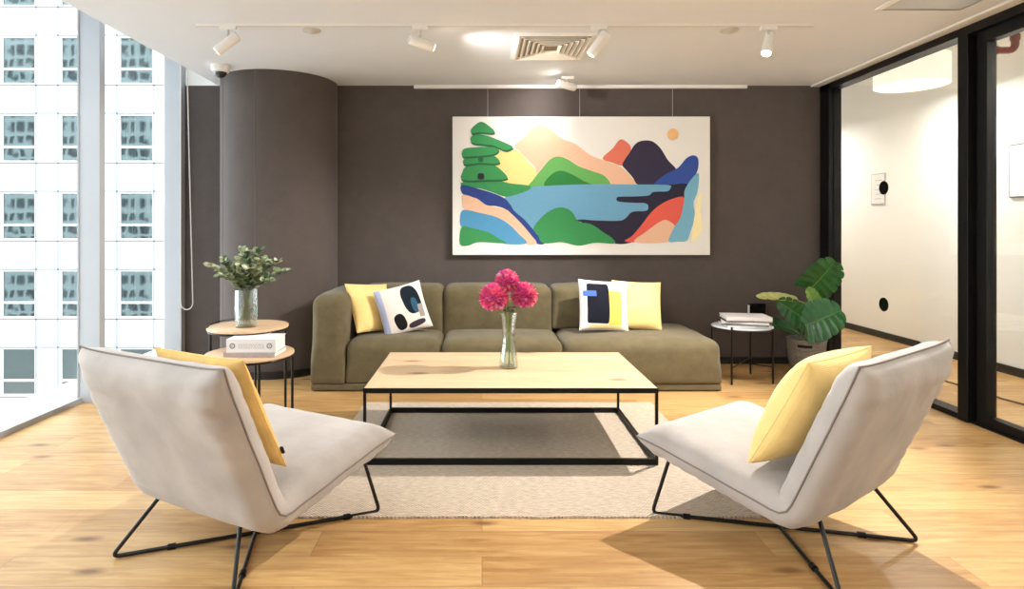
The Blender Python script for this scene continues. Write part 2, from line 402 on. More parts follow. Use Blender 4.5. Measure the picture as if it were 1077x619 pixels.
# fabric clad column
def column():
    cx, cy, r = -1.75, 5.285, .483; mb = MB(); n = 96; vs = []; fs = []
    for k in range(n):
        a = 2 * math.pi * k / n
        for z in (0.0, CZ): vs.append((cx + r * math.cos(a), cy + r * math.sin(a), z))
    for k in range(n): j = (k + 1) % n; fs.append((2 * k, 2 * j, 2 * j + 1, 2 * k + 1))
    mb.add(vs, fs, 0, True)
    for deg in (-140, -95):
        a = R(deg); mb.cyl((cx + (r + .0005) * math.cos(a), cy + (r + .0005) * math.sin(a), .07), (cx + (r + .0005) * math.cos(a), cy + (r + .0005) * math.sin(a), CZ), .0028, 6, 1)
    mb.lathe([(r + .012, 0), (r + .012, .06), (r, .06)], 96, (cx, cy, 0), 2)
    struct('column', mb, [M['taupe'], M['groove'], M['skirt']])
column()

# ------------------------------------------------------------------ window wall (left)
win = MB(); win.box(WX - .012, WX, -3.4, BY + .1, .05, 2.82)
g = struct('window_1', win, M['glass'])
fr = MB(); fr.box(WX - .03, WX + .03, -3.5, BY + .1, 0, .035).box(WX - .03, WX + .03, -3.5, BY + .1, 2.76, 2.82)
f1 = struct('window_frame', fr, M['alud'], parent=g)
for k, y in enumerate((-2.0, -.75, .5, 1.75, 2.98, 4.20)):
    mm = MB().box(WX + .001, WX + .15, y - .032, y + .032, 0, 2.82, bev=.002).box(WX + .001, WX + .012, y - .040, y - .032, 0, 2.82, 1)
    struct('window_mullion', mm, [M['alu'], M['alud']], parent=g)
mm = MB().box(WX + .001, WX + .15, 5.30, BY - .001, 0, 2.82, bev=.002)
struct('window_mullion', mm, [M['alu']], parent=g)
struct('window_ledge', MB().box(-3.22, WX - .031, -3.6, 6.5, -.25, -.005), M['bright'])
# bead chain of the roller blind
ch = MB(); zt = 2.80; zb = .56; xs, ys = -2.575, 5.2
pts = [(xs, ys, zt - i * .02) for i in range(int((zt - zb) / .02) + 1)]
for i in range(1, 12): a = math.pi * i / 12; pts.append((xs + .052 - .052 * math.cos(a), ys, zb - .062 * math.sin(a)))
pts += [(xs + .104 - .055 * (t / 112), ys, zb + t * .02) for t in range(int((zt - zb) / .02) + 1)]
ch.tube(pts, .0045, 6)
tag(ch.build('blind_chain', M['fix']), 'thin looped blind chain hanging by the window before the dark wall', 'blind chain')

# ------------------------------------------------------------------ glass partition and corridor (right)
struct('window_2', MB().box(PX - .005, PX + .005, 3.82, 5.25, .035, 2.40), M['pglass'])
pf = MB().box(2.98, 3.09, 3.80, 5.37, CZ - .06, CZ - .001).box(2.99, 3.09, 3.80, 5.37, 0, .035)
struct('window_2_frame', pf, M['black'])
struct('trim_3', MB().box(2.98, 3.09, 5.23, BY - .001, 0, CZ - .001, bev=.003).box(3.02, 3.03, 5.222, 5.23, 0, CZ - .06), M['black'])
struct('trim_4', MB().box(2.98, 3.09, 3.735, 3.815, 0, CZ - .001, bev=.003), M['black'])
d = struct('door_1', MB().box(PX - .005, PX + .005, .05, 3.64, .06, 2.32), M['pglass'])
struct('door_frame', MB().box(3.02, 3.08, 3.64, 3.715, .01, 2.385, bev=.003).box(3.02, 3.08, -.03, .05, .01, 2.385, bev=.003).box(3.02, 3.08, .05, 3.64, 2.315, 2.385).box(3.02, 3.08, .05, 3.64, .01, .065), M['black'], parent=d)
struct('door_track', MB().box(2.98, 3.09, -3.5, 3.735, CZ - .065, CZ - .001).box(3.0, 3.09, -3.5, 3.735, 0, .012), M['black'])
struct('window_3', MB().box(PX - .005, PX + .005, -3.5, -.03, .012, 2.385), M['pglass'])
for z, lb in ((1.50, 'upper'), (.617, 'lower')):
    s = MB().cyl((PX - .009, 4.61, z), (PX - .0052, 4.61, z), .052, 40)
    tag(s.build('glass_marker_dot', M['darkglass']), 'round black dot on the glass partition, %s of the two' % lb, 'glass marker', 'black dots on the glass')
nt = thing('wall_notice', 'small pale notice with grey edge on the corridor wall', 'notice', (CX, 6.67, 1.62))
MB().box(-.012, 0, -.115, .115, -.17, .17).build('backing', M['inkl'], nt)
nm = MB().box(-.014, -.012, -.105, .105, -.16, .16)
for i in range(5): nm.box(-.0145, -.014, -.07, .05 - .02 * (i % 2), -.11 + i * .05, -.102 + i * .05, 1)
nm.build('sheet', [M['notice'], M['inkl']], nt)
pc = thing('picture_frame', 'thin grey framed white print on the corridor wall', 'picture', (CX - .035, 4.60, 1.655))
MB().box(-.02, 0, -.36, .36, -.215, .215, bev=.002).build('frame', M['ink'], pc)
MB().box(-.021, -.019, -.35, .35, -.205, .205).box(-.022, -.021, -.20, .20, -.11, .11, 1).build('print', [M['white'], M['notice']], pc)
dr = thing('drum_lamp', 'white drum lamp glowing below the corridor ceiling', 'ceiling lamp', (3.73, 5.29, 2.43))
MB().lathe([(.27, 0.012), (.28, .0), (.28, .24), (.272, .24), (.272, .012)], 64).build('shade', M['drum'], dr)
MB().lathe([(.268, .012), (.268, .018)], 64).build('diffuser', M['diff'], dr)
MB().cyl((0, 0, .05), (0, 0, .50), .012, 12).lathe([(.06, .5), (.06, .52)], 24).tube([(-.27, 0, .2), (.27, 0, .2)], .006, 8).build('rod', M['alud'], dr)
for k, y in enumerate((2.6, 0.0)):  # out-of-view copies added to brighten the corridor
    copy_thing(dr, 'unseen white drum lamp added to light the corridor, %s' % ('beyond the sliding glass door' if k == 0 else 'behind the viewer'), (3.73, y, 2.43))
for y in (7.6, 5.29, 2.6, 0.0):  # one sits in the visible drum lamp; the others are added corridor fill
    area_light('drum_and_fill_light', (3.73, y, 2.425), (0, 0, 0), .45, .45, DRUM_W, (1, .98, .95)).data.shape = 'DISK'
pp = MB().tube(rounded_path([(3.785, 4.68, 2.949), (3.785, 4.68, 2.56), (4.1, 4.68, 2.56), (4.1, 4.68, 2.949)], .06), .026, 14)
pp.cyl((3.93, 4.68, 2.56), (3.96, 4.68, 2.56), .033, 14).cyl((4.1, 4.68, 2.64), (4.1, 4.68, 2.68), .033, 14)
tag(pp.build('fire_pipe', M['red']), 'red pipe with an elbow under the corridor ceiling', 'pipe')
cb = MB().tube([(3.58, 5.3, .006), (3.61, 4.7, .006), (3.64, 4.39, .006), (3.63, 4.25, .006), (3.66, 4.11, .006), (3.74, 3.9, .006), (3.95, 3.75, .006), (4.29, 3.7, .006)], .006, 8)
tag(cb.build('floor_cable', M['cable']), 'thin dark cable lying on the corridor floor', 'cable')

# ------------------------------------------------------------------ ceiling fixtures
TY = 3.74
tr = MB().box(-1.755, 2.035, TY - .017, TY + .017, CZ - .016, CZ, bev=.002).box(-1.755, 2.035, TY - .005, TY + .005, CZ - .0175, CZ - .015, 1)
tag(tr.build('lighting_track', [M['bright'], M['fix']]), 'long thin white lighting track across the ceiling', 'track')
def spot(x, direction, label, lit, y=TY, drop=.10, L=.16):
    t = thing('track_spotlight', label, 'spotlight', (x, y, CZ - .0162), group='white cylinder spotlights')
    MB().box(-.05, .05, -.016, .016, -.022, 0, bev=.003).build('adapter', M['bright'], t)
    MB().cyl((0, 0, -.022), (0, 0, -drop + .02), .007, 10).build('stem', M['fix'], t)
    dv = Vector(direction).normalized(); c = Vector((0, 0, -drop)); a = c - dv * L * .45; b = c + dv * L * .55
    body = MB().tube([a, a + dv * .006, b - dv * .004, b], [.026, .031, .031, .029], 28).build('body', M['bright'], t)
    MB().tube([a - dv * .003, a + dv * .001], .024, 24).build('rear_cap', M['fix'], t)
    MB().tube([b, b + dv * .002], .025, 24).build('lens', M['led'] if lit else M['ledoff'], t)
    return Vector((x, y, CZ - .0162)) + b + dv * .012, dv
p, dv = spot(-1.56, (-.75, -.1, -.62), 'white track spotlight at the left end above the column', False)
spot_light('spot_beam', p, p + dv, SPOT_SIDE, 110, .8)
p, dv = spot(-.38, (.93, .45, -.22), 'white track spotlight tilted towards the painting, left of the vent', True)
spot_light('spot_beam', p, (1.7, BY, 1.45), SPOT_ART, 100, 1.0)
p, dv = spot(.72, (-.55, .1, -.75), 'white track spotlight right beside the square air vent', False)
spot_light('spot_beam', p, p + dv, SPOT_SIDE, 110, .8)
p, dv = spot(1.76, (-.30, -.35, -.75), 'brightly glowing white track spotlight at the right', True)
spot_light('spot_beam', p, (.15, 3.35, .0), SPOT_MAIN, 116, .45)
p, dv = spot(.70, (-.85, -.35, .12), 'white spotlight near the picture rail, apart from the track', True, y=4.98, drop=.075)
spot_light('spot_beam', p, (.6, BY, 1.9), SPOT_SIDE * .7, 150, .8)
for x, lb in ((-1.08, 'left of centre'), (1.57, 'near the glowing spotlight')):
    s = MB().lathe([(.0, -.022), (.018, -.020), (.03, -.010), (.055, -.006), (.058, 0)], 32)
    tag(s.build('ceiling_sensor', M['fix'], loc=(x, 3.86, CZ)), 'small round white ceiling sensor %s' % lb, 'sensor', 'round ceiling sensors')
vt = thing('air_vent', 'square white louvred air vent in the ceiling', 'air vent', (.478, 4.22, CZ))
hw, hd = .272, .30
def ring(mb, a, b, c, d, z0, z1, mi=0):
    vs = []
    for q, e, z in ((a, b, z0), (c, d, z1)): vs += [(-q, -e, z), (q, -e, z), (q, e, z), (-q, e, z)]
    return mb.add(vs, [(i, (i + 1) % 4, 4 + (i + 1) % 4, 4 + i) for i in range(4)], mi)
ring(ring(MB(), hw, hd, hw - .035, hd - .035, -.002, -.010), hw, hd, hw, hd, -.002, 0).build('frame', M['bright'], vt)
MB().box(-hw + .035, hw - .035, -hd + .035, hd - .035, -.003, -.0005).build('duct_opening', M['duct'], vt)
for i in range(6):
    q = .036 + i * .034; ring(ring(MB(), hw - q, hd - q, hw - q - .02, hd - q - .02, -.018, -.004), hw - q, hd - q, hw - q - .002, hd - q - .002, -.018, -.020).build('louvre', M['slat'], vt)
ap = thing('ceiling_panel', 'pale grey rectangular panel with white border in the ceiling', 'ceiling panel', (2.50, 3.15, CZ))
ring(ring(MB(), .25, .34, .225, .315, -.006, -.014), .25, .34, .25, .34, -.006, 0).build('frame', M['bright'], ap)
MB().box(-.226, .226, -.316, .316, -.009, -.001).build('panel', M['lightgrey'], ap)
cc = thing('dome_camera', 'white security camera with dark dome beside the column top', 'camera', (-2.02, 4.70, CZ))
MB().lathe([(.068, 0), (.070, -.03), (.062, -.05), (.045, -.054)], 40).build('housing', M['bright'], cc)
MB().lathe([(.046, -.05), (.043, -.068), (.034, -.084), (.018, -.093), (.0, -.096)], 40).build('dome', M['darkdome'], cc)
# unseen ceiling panels added as fill light for the room
for k, (x, y) in enumerate(((-1.2, .9), (1.4, .9), (-1.2, -1.3), (1.4, -1.3))):
    lb = ('over the front left', 'over the front right', 'over the rear left', 'over the rear right')[k]
    t = thing('ceiling_fill_panel', 'unseen square fill panel added to the ceiling, %s' % lb, 'fill light', (x, y, CZ), group='added ceiling fill panels')
    MB().box(-.3, .3, -.3, .3, -.008, -.0005).build('frame', M['bright'], t)
    MB().box(-.28, .28, -.28, .28, -.010, -.008).build('diffuser', M['ledoff'], t)
    area_light('ceiling_fill_glow', (x, y, CZ - .012), (0, 0, 0), .55, .55, FILL_PANEL_W, (1, .99, .98))

# ------------------------------------------------------------------ painting
pa = thing('painting', 'large white canvas of colourful mountains and lake on the dark wall', 'painting', (.866, BY, 1.563))
MB().box(-1.124, 1.124, -.062, -.018, -.604, .604, bev=.004).build('canvas', M['white'], pa)
MB().box(-1.05, 1.05, -.018, 0, -.5, -.45).box(-1.05, 1.05, -.018, 0, .45, .5).build('stretcher_bar', M['ply'], pa)
PC = dict(peach=(232, 188, 158), yellow=(238, 216, 140), lgreen=(100, 170, 90), dgreen=(34, 124, 56), salmon=(224, 118, 96), navy=(44, 38, 66), blue=(44, 76, 158),
          lake=(106, 162, 196), dark=(30, 26, 52), green=(52, 142, 80), stream=(34, 62, 136), band=(78, 148, 192), coral=(226, 94, 80), sky=(118, 178, 206), cream=(252, 240, 190), sun=(240, 192, 134), shade=(26, 92, 58))
PK = list(PC); PM = [mat('paint_' + k, PC[k], .75, .02, 30, .15, 120) for k in PK]
shapes = [
 ('peach', [(275,180),(310,150),(335,118),(370,108),(410,130),(440,155),(490,175),(540,212),(600,235),(650,255),(682,285),(700,320),(600,332),(340,332),(350,265),(320,230),(290,198)]),
 ('yellow', [(215,192),(250,190),(290,200),(320,235),(352,272),(338,312),(300,325),(200,305),(205,250)]),
 ('lgreen', [(330,325),(340,300),(370,262),(400,228),(430,218),(465,230),(500,252),(545,268),(590,285),(612,312),(600,324),(450,328)]),
 ('dgreen', [(380,322),(400,285),(435,268),(475,280),(520,305),(548,320),(460,328)]),
 ('salmon', [(585,225),(620,190),(650,158),(685,185),(675,225),(655,250),(620,240)]),
 ('navy', [(655,245),(680,205),(700,175),(725,163),(760,165),(790,190),(815,230),(845,265),(820,290),(780,318),(715,320),(690,290),(668,265)]),
 ('blue', [(765,320),(800,285),(850,258),(880,225),(905,214),(922,225),(922,260),(908,290),(880,322),(820,324)]),
 ('dark', [(495,440),(560,436),(625,425),(618,390),(622,345),(700,330),(760,325),(830,316),(892,316),(885,360),(850,410),(800,470),(690,518),(625,522),(600,495),(560,465),(515,450)]),
 ('lake', [(240,362),(290,345),(330,326),(450,318),(580,315),(700,316),(815,318),(824,329),(812,340),(765,342),(745,355),(690,358),(642,359),(634,367),(642,376),(690,380),(735,382),(746,393),(738,408),(690,412),(665,435),(640,443),(560,442),(495,440),(430,470),(350,482),(300,440),(260,390)]),
 ('green', [(86,310),(130,302),(200,300),(260,312),(325,320),(328,333),(300,345),(262,357),(235,358),(200,345),(150,330),(95,325)]),
 ('stream', [(88,318),(150,332),(200,347),(238,364),(258,385),(275,410),(310,440),(345,480),(380,521),(350,522),(325,490),(290,450),(245,405),(210,392),(175,388),(140,365),(92,350)]),
 ('peach', [(92,352),(140,366),(175,388),(240,402),(265,420),(300,455),(330,490),(352,522),(312,523),(290,490),(255,455),(210,430),(150,415),(100,405),(90,380)]),
 ('band', [(95,405),(150,415),(210,430),(255,456),(290,490),(316,522),(235,523),(200,500),(150,475),(90,467),(82,430)]),
 ('green', [(90,463),(130,470),(180,483),(215,503),(242,521),(150,518),(110,530),(84,528),(80,500)]),
 ('green', [(340,470),(370,430),(405,405),(440,396),(475,410),(500,445),(545,455),(590,485),(620,505),(625,523),(560,520),(500,530),(440,518),(375,521),(355,490)]),
 ('coral', [(665,515),(690,495),(720,460),(760,410),(800,380),(845,362),(872,362),(875,400),(860,440),(820,480),(740,515)]),
 ('peach', [(698,518),(740,480),(790,445),(815,442),(845,470),(822,515)]),
 ('sky', [(818,514),(835,470),(860,430),(872,370),(875,335),(900,295),(924,278),(920,340),(906,380),(910,430),(895,480),(882,512),(850,516)]),
 ('cream', [(922,360),(936,350),(930,400),(936,470),(920,500),(898,512),(908,430)]),
 ('sun', [(833+20*math.cos(i*math.pi/5), 140+20*math.sin(i*math.pi/5)) for i in range(10)]),
]
tiers = [[(90,272),(105,252),(150,245),(200,247),(246,285),(238,297),(180,300),(92,300)],
 [(92,235),(105,222),(160,212),(200,215),(222,235),(205,243),(150,241),(100,246)],
 [(88,205),(100,190),(150,185),(210,185),(216,200),(190,212),(120,218),(92,218)],
 [(118,155),(130,142),(150,140),(190,150),(262,180),(262,190),(240,196),(200,180),(160,175),(125,170)],
 [(120,125),(135,108),(155,97),(175,105),(202,128),(195,136),(150,133),(125,137)]]
for t in tiers:
    shapes.append(('shade', [(x + 2, y + 7) for x, y in t])); shapes.append(('green', t))
shapes.append(('shade', [(148,218),(162,218),(162,236),(148,236)])); shapes.append(('dark', [(146,279),(165,279),(165,297),(146,297)]))
pm = MB()
for i, (cn, pts) in enumerate(shapes):
    y = -.0622 - .00022 * (i + 1)
    cs = catmull([(p[0], p[1], 0) for p in pts], 6)
    vs = [((q.x - 510) / 910 * 2.248, y, (320.5 - q.y) / 485 * 1.208) for q in cs]
    pm.add(vs, [tuple(range(len(vs)))], PK.index(cn))
pm.build('painted_landscape', PM, pa)
for x in (513, 610, 708):
    X = (x - 507) * 5.33 / 640 - .866
    MB().cyl((X, -.022, .58), (X, -.022, CZ - .028 - 1.563), .0016, 6).build('hanging_wire', M['fix'], pa)

# ------------------------------------------------------------------ wall socket
so = thing('wall_socket', 'black wall socket box on the dark wall behind the book stack', 'socket', (2.42, BY, .487))
MB().box(-.07, .07, -.03, 0, -.045, .045, bev=.003).build('housing', M['darkglass'], so)
MB().box(-.077, -.071, -.028, 0, -.04, .03).build('side_plate', M['bright'], so)

# ------------------------------------------------------------------ rug
rb = MB(); nx, ny = 60, 50; vs = []; fs = []
RX0, RX1, RY0, RY1 = -.80, 1.15, 2.51, 4.15
for i in range(nx + 1):
    for j in range(ny + 1):
        u, v = i / nx, j / ny; x = RX0 + (RX1 - RX0) * u; y = RY0 + (RY1 - RY0) * v
        ex = .006 * noise.noise(Vector((x * 6, y * 6, 1))); vs.append((x + ex * (1 if u in (0, 1) else 0), y + ex, .009 + .0012 * noise.noise(Vector((x * 9, y * 9, 0)))))
o = len(vs)
for i in range(nx):
    for j in range(ny): a = i * (ny + 1) + j; fs.append((a, a + 1, a + ny + 2, a + ny + 1))
per = [i * (ny + 1) for i in range(nx + 1)] + [nx * (ny + 1) + j for j in range(1, ny + 1)] + [i * (ny + 1) + ny for i in range(nx - 1, -1, -1)] + [j for j in range(ny - 1, 0, -1)]
for k, q in enumerate(per): vs.append((vs[q][0], vs[q][1], .0005))
for k in range(len(per)): k2 = (k + 1) % len(per); fs.append((per[k], per[k2], o + k2, o + k))
rb.add(vs, fs, 0, False)
tag(rb.build('woven_rug', M['rug']), 'flat beige woven rug under the low wooden coffee table', 'rug')

# ------------------------------------------------------------------ coffee table
ct = thing('coffee_table', 'low oak coffee table with thin black metal frame on the rug', 'coffee table', (.144, 3.49, .009))
hx, hy, H = .74, .44, .386
MB().box(-hx + .004, hx - .004, -hy + .004, hy - .004, H - .022, H, bev=.002).build('tabletop', M['oak'], ct)
b = .018
MB().box(-hx, hx, -hy, -hy + .004, H - .026, H - .001).box(-hx, hx, hy - .004, hy, H - .026, H - .001).box(-hx, -hx + .004, -hy, hy, H - .026, H - .001).box(hx - .004, hx, -hy, hy, H - .026, H - .001).box(-hx + .004, hx - .004, -hy + .004, hy - .004, H - .027, H - .0225).build('top_frame', M['black'], ct)
MB().box(-hx, hx, -hy, -hy + b, 0, .03, bev=.001).box(-hx, hx, hy - b, hy, 0, .03, bev=.001).box(-hx, -hx + b, -hy + b, hy - b, 0, .03, bev=.001).box(hx - b, hx, -hy + b, hy - b, 0, .03, bev=.001).build('lower_frame', M['black'], ct)
for sx in (-1, 1):
    for sy in (-1, 1):
        x = sx * (hx - .007); y = sy * (hy - .007); MB().box(x - .007, x + .007, y - .007, y + .007, .0301, H - .0275).build('leg', M['black'], ct)

# ------------------------------------------------------------------ sofa
sf = thing('sectional_sofa', 'long low olive brown sofa with open right end against the dark wall', 'sofa', (.246, 4.88, 0))
ox, oy = -.246, -4.88
def sb(name, x0, x1, y0, y1, z0, z1, r, bulge, wob=.006, seed=0):
    return soft_box(x0 + ox, x1 + ox, y0 + oy, y1 + oy, z0, z1, r, bulge, 16, wob, seed=seed).build(name, M['olive'], sf)
sb('arm', -1.256, -1.005, 4.44, 5.33, .055, .70, .075, (.005, .012, .012), seed=1)
sb('seat', -1.000, -.302, 4.45, 4.98, .055, .372, .065, (.0, .012, .022), seed=2)
sb('seat', -.298, .597, 4.45, 4.98, .055, .372, .065, (.0, .012, .022), seed=3)
sb('seat', .601, 1.755, 4.44, 5.33, .055, .372, .075, (.014, .014, .018), seed=4)
sb('backrest', -1.000, -.322, 4.95, 5.33, .30, .72, .06, (.0, .02, .012), seed=5)
sb('backrest', -.318, .572, 4.95, 5.33, .30, .72, .06, (.0, .02, .012), seed=6)
sb('backrest', .576, 1.42, 4.95, 5.33, .375, .72, .06, (.01, .02, .012), seed=7)
MB().box(-1.252 + ox, 1.750 + ox, 4.446 + oy, 5.325 + oy, .008, .0545, bev=.008).build('base', M['olive'], sf)
for x in (-1.15, .25, 1.65):
    for y in (4.55, 5.22): MB().cyl((x + ox, y + oy, 0), (x + ox, y + oy, .012), .025, 16).build('foot', M['black'], sf)

# ------------------------------------------------------------------ scatter cushions
def pillow(name, label, m, loc, rot, wd=.42, ht=.42, th=.15, seed=0, seam=None, fold=.006):
    t = thing(name, label, 'cushion', loc, rot=rot)
    mb, vs = pillow_mb(wd, ht, th, seed=seed, fold=fold); mb.build('cover', m, t)
    n = 28; ids = [i * (n + 1) for i in range(n + 1)] + [n * (n + 1) + j for j in range(1, n + 1)] + [i * (n + 1) + n for i in range(n - 1, -1, -1)] + [j for j in range(n - 1, 0, -1)]
    MB().tube([vs[q] for q in ids], .0018, 6, closed=True).build('edge_seam', seam or m, t)
    return t
def mask_mat(name, base, items):
    """cloth printed with flat shapes in the cushion's own x-z plane, front side only"""
    k = NT(name); k.b.inputs['Roughness'].default_value = .9; k.b.inputs['Specular IOR Level'].default_value = .2
    tc = k.n('ShaderNodeTexCoord'); s = k.n('ShaderNodeSeparateXYZ'); k.l(tc.outputs['Object'], s.inputs[0])
    X, Y, Z = s.outputs; front = k.mth('LESS_THAN', Y, .002); col = lin(base)
    nz = k.n('ShaderNodeTexNoise'); nz.inputs['Scale'].default_value = 7; k.l(tc.outputs['Object'], nz.inputs[0])
    wob = k.mth('MULTIPLY', k.mth('SUBTRACT', nz.outputs[0], .5), .02)
    for kind, cx, cz, a, b, ang, c in items:
        dx = k.mth('SUBTRACT', X, cx); dz = k.mth('SUBTRACT', Z, cz); ca, sa = math.cos(R(ang)), math.sin(R(ang))
        u = k.mth('ADD', k.mth('MULTIPLY', dx, ca), k.mth('MULTIPLY', dz, sa)); v = k.mth('SUBTRACT', k.mth('MULTIPLY', dz, ca), k.mth('MULTIPLY', dx, sa))
        p = 2.6 if kind == 'e' else 14
        d = k.mth('ADD', k.mth('POWER', k.mth('DIVIDE', k.mth('ABSOLUTE', u), a), p), k.mth('POWER', k.mth('DIVIDE', k.mth('ABSOLUTE', v), b), p))
        if kind == 'e': d = k.mth('ADD', d, k.mth('MULTIPLY', wob, 12))
        col = k.mix(k.mth('MULTIPLY', k.mth('LESS_THAN', d, 1), front), col, lin(c))
    k.l(col, k.b.inputs['Base Color'])
    n3 = k.n('ShaderNodeTexNoise'); n3.inputs['Scale'].default_value = 9; k.l(tc.outputs['Object'], n3.inputs[0]); k.bump(n3.outputs[0], .4, .006)
    return k.m
navy_m = mask_mat('colour_block_print', (224, 219, 216), [('r', .075, -.03, .055, .14, 0, (242, 196, 92)), ('r', -.005, -.165, .13, .012, 0, (240, 214, 150)), ('r', -.065, .01, .088, .155, 0, (22, 24, 36)), ('r', -.13, .085, .05, .022, 0, (74, 104, 180))])
blob_m = mask_mat('abstract_print', (224, 214, 206), [('r', -.165, 0, .022, .2, 0, (170, 178, 206)), ('e', -.055, -.10, .042, .062, 14, (26, 22, 24)), ('e', .07, .05, .072, .115, 6, (20, 30, 40)), ('e', .085, .0, .026, .06, 4, (44, 84, 106)), ('r', .125, -.05, .022, .05, 0, (150, 140, 136)), ('e', .07, -.14, .07, .022, 8, (58, 48, 60))])
pillow('throw_cushion', 'plain yellow cushion leaning on the left arm of the olive sofa', M['yellow'], (-.865, 4.80, .570), (R(-30), R(4), R(46)), .40, .41, .14, 1)
pillow('throw_cushion', 'white cushion with black and teal blobs on the olive sofa', blob_m, (-.615, 4.73, .566), (R(-20), R(-12), R(22)), .38, .38, .14, 2, M['white'])
pillow('throw_cushion', 'white cushion with navy and yellow blocks on the olive sofa', navy_m, (.955, 4.79, .585), (R(-14), R(4), R(12)), .41, .40, .14, 3, M['white'])
pillow('throw_cushion', 'plain yellow cushion behind the navy block cushion on the sofa', M['yellow'], (1.24, 4.88, .575), (R(-14), R(3), R(2)), .40, .39, .15, 4, None, .016)

# ------------------------------------------------------------------ lounge chairs
def chair_path(n=46):
    P0, P1, P2 = Vector((0, -.444, .768)), Vector((0, -.212, .226)), Vector((0, .395, .330))
    a = P1 + (P0 - P1).normalized() * .05; c = P1 + (P2 - P1).normalized() * .05
    raw = [P0.lerp(a, i / 12) for i in range(12)] + bez3(a, P1, c, 10) + [c.lerp(P2, i / 14) for i in range(1, 15)]
    L = [0]
    for i in range(1, len(raw)): L.append(L[-1] + (raw[i] - raw[i - 1]).length)
    out = []; ts = [math.sin(math.pi / 2 * (2 * k / n - 1)) * .25 + (2 * k / n - 1) * .75 for k in range(n + 1)]
    for t in ts:
        d = (t + 1) / 2 * L[-1]; i = 0
        while i < len(L) - 2 and L[i + 1] < d: i += 1
        out.append(raw[i].lerp(raw[i + 1], (d - L[i]) / (L[i + 1] - L[i])))
    return out, L[-1]
def chair(label, loc, rz, seed):
    t = thing('lounge_chair', label, 'lounge chair', loc, rz, 'low grey lounge chairs')
    path, LT = chair_path(); n = len(path) - 1; m = 30; W = .74
    vs = []; fs = []; edge = {}
    for side in (1, -1):
        run = 0
        for i, p in enumerate(path):
            if i: run += (path[i] - path[i - 1]).length
            tg = (path[min(i + 1, n)] - path[max(i - 1, 0)]).normalized(); nr = Vector((0, -tg.z, tg.y))   # points to the sitting side
            if nr.z < 0: nr = -nr
            for j in range(m + 1):
                v = math.sin(math.pi / 2 * (2 * j / m - 1)) * .5 + (2 * j / m - 1) * .5
                x = v * W / 2; es = W / 2 - abs(x); ee = min(run, LT - run)
                f = lambda e, E: math.sqrt(max(0, 1 - (1 - min(e / E, 1)) ** 2))
                h = .066 * f(es, .085) ** .9 * f(ee, .09) ** .9
                h += .012 * math.sin(math.pi * j / m) * math.sin(math.pi * i / n) * (1 if side > 0 else .6)
                near = math.exp(-es / .06)
                h += math.exp(-es / .10) * (1 - math.exp(-es / .025)) * (.35 + math.exp(-ee / .15)) * .007 * math.sin(run * 85 + 3 * noise.noise(Vector((run * 5, side, seed)))) * f(es, .03) * f(ee, .05) * (1.3 if side < 0 else .6)
                h += .005 * noise.noise(Vector((x * 9, run * 7, seed + side * 3))) * f(es, .05) * f(ee, .05)
                q = p + nr * side * h + Vector((x * (1 + .02 * (1 - min(ee / .1, 1))), 0, 0))
                q += tg * (.012 * (abs(v) ** 6) * (1 if run > LT / 2 else -1) * (1 - min(ee / .1, 1)))
                q.x -= .008 * math.copysign(1, x) * (1 - min(es / .05, 1)) * (1 - math.exp(-ee / .1)) * (.85 + .15 * math.sin(run * 30))
                if i in (0, n) or j in (0, m): edge[(i, j)] = q.copy()
                vs.append(q)
    o = (n + 1) * (m + 1)
    for i in range(n):
        for j in range(m):
            a = i * (m + 1) + j; fq = (a, a + 1, a + m + 2, a + m + 1); fs.append(fq); fs.append(tuple(o + z for z in fq[::-1]))
    c = MB().add(vs, fs, 0, True).build('padded_seat_and_back', M['grey'], t, autosmooth=80)
    loop = [edge[(i, 0)] for i in range(n + 1)] + [edge[(n, j)] for j in range(1, m + 1)] + [edge[(i, m)] for i in range(n - 1, -1, -1)] + [edge[(0, j)] for j in range(m - 1, 0, -1)]
    MB().tube(loop, .0034, 8, closed=True).build('piping', M['piping'], c)
    zr = .0085; A = .372
    for sx in (-1, 1):
        d = Vector((-sx * .317, A, 0)); e = -d; u = (e - d).normalized()
        fa = d + Vector((0, 0, zr)); fb = e + Vector((0, 0, zr)); ta = d + u * .075 + Vector((0, 0, .262)); tb = e - u * .18 + Vector((0, 0, .232))
        k = MB().tube(rounded_path([ta + u * .02 + Vector((0, 0, .0)), ta, fa, fb, tb, tb + Vector((0, .0, .0)) - u * .02][1:5], .028), .0075, 12)
        k.tube([ta, tb], .0075, 12)
        fr = k.build('leg_frame', M['blackrod'], t)
        for q in (.14, .80):
            pnt = fa.lerp(fb, q); MB().cyl(pnt - u * .014, pnt + u * .014, .0115, 12).build('floor_glide', M['black'], fr)
    return t
chL = chair('grey padded lounge chair at left with mustard cushion, seen from behind', (-.886, 2.38, 0), R(-28.3), 1)
chR = chair('grey padded lounge chair at right with plain yellow cushion, seen from behind', (1.186, 2.428, 0), R(36), 5)
def on_chair(ch, x, y, z, tilt=-24.6, roll=0, yaw=0):
    mw = Matrix.Translation(ch.location) @ Matrix.Rotation(ch.rotation_euler.z, 4, 'Z')
    L = Matrix.Translation((x, y, z)) @ Matrix.Rotation(R(180 + yaw), 4, 'Z') @ Matrix.Rotation(R(tilt), 4, 'X') @ Matrix.Rotation(R(roll), 4, 'Y')
    m = mw @ L; return m.to_translation(), m.to_euler()
loc, rot = on_chair(chR, -.085, -.165, .553, -28)
pillow('throw_cushion', 'plump pale yellow cushion on the right grey lounge chair', M['yellow'], loc, rot, .48, .45, .20, 6)
loc, rot = on_chair(chL, .060, -.212, .565)
mp = pillow('throw_cushion', 'textured mustard cushion with small dark tag on the left lounge chair', M['mustard'], loc, rot, .46, .45, .11, 8, None, .012)
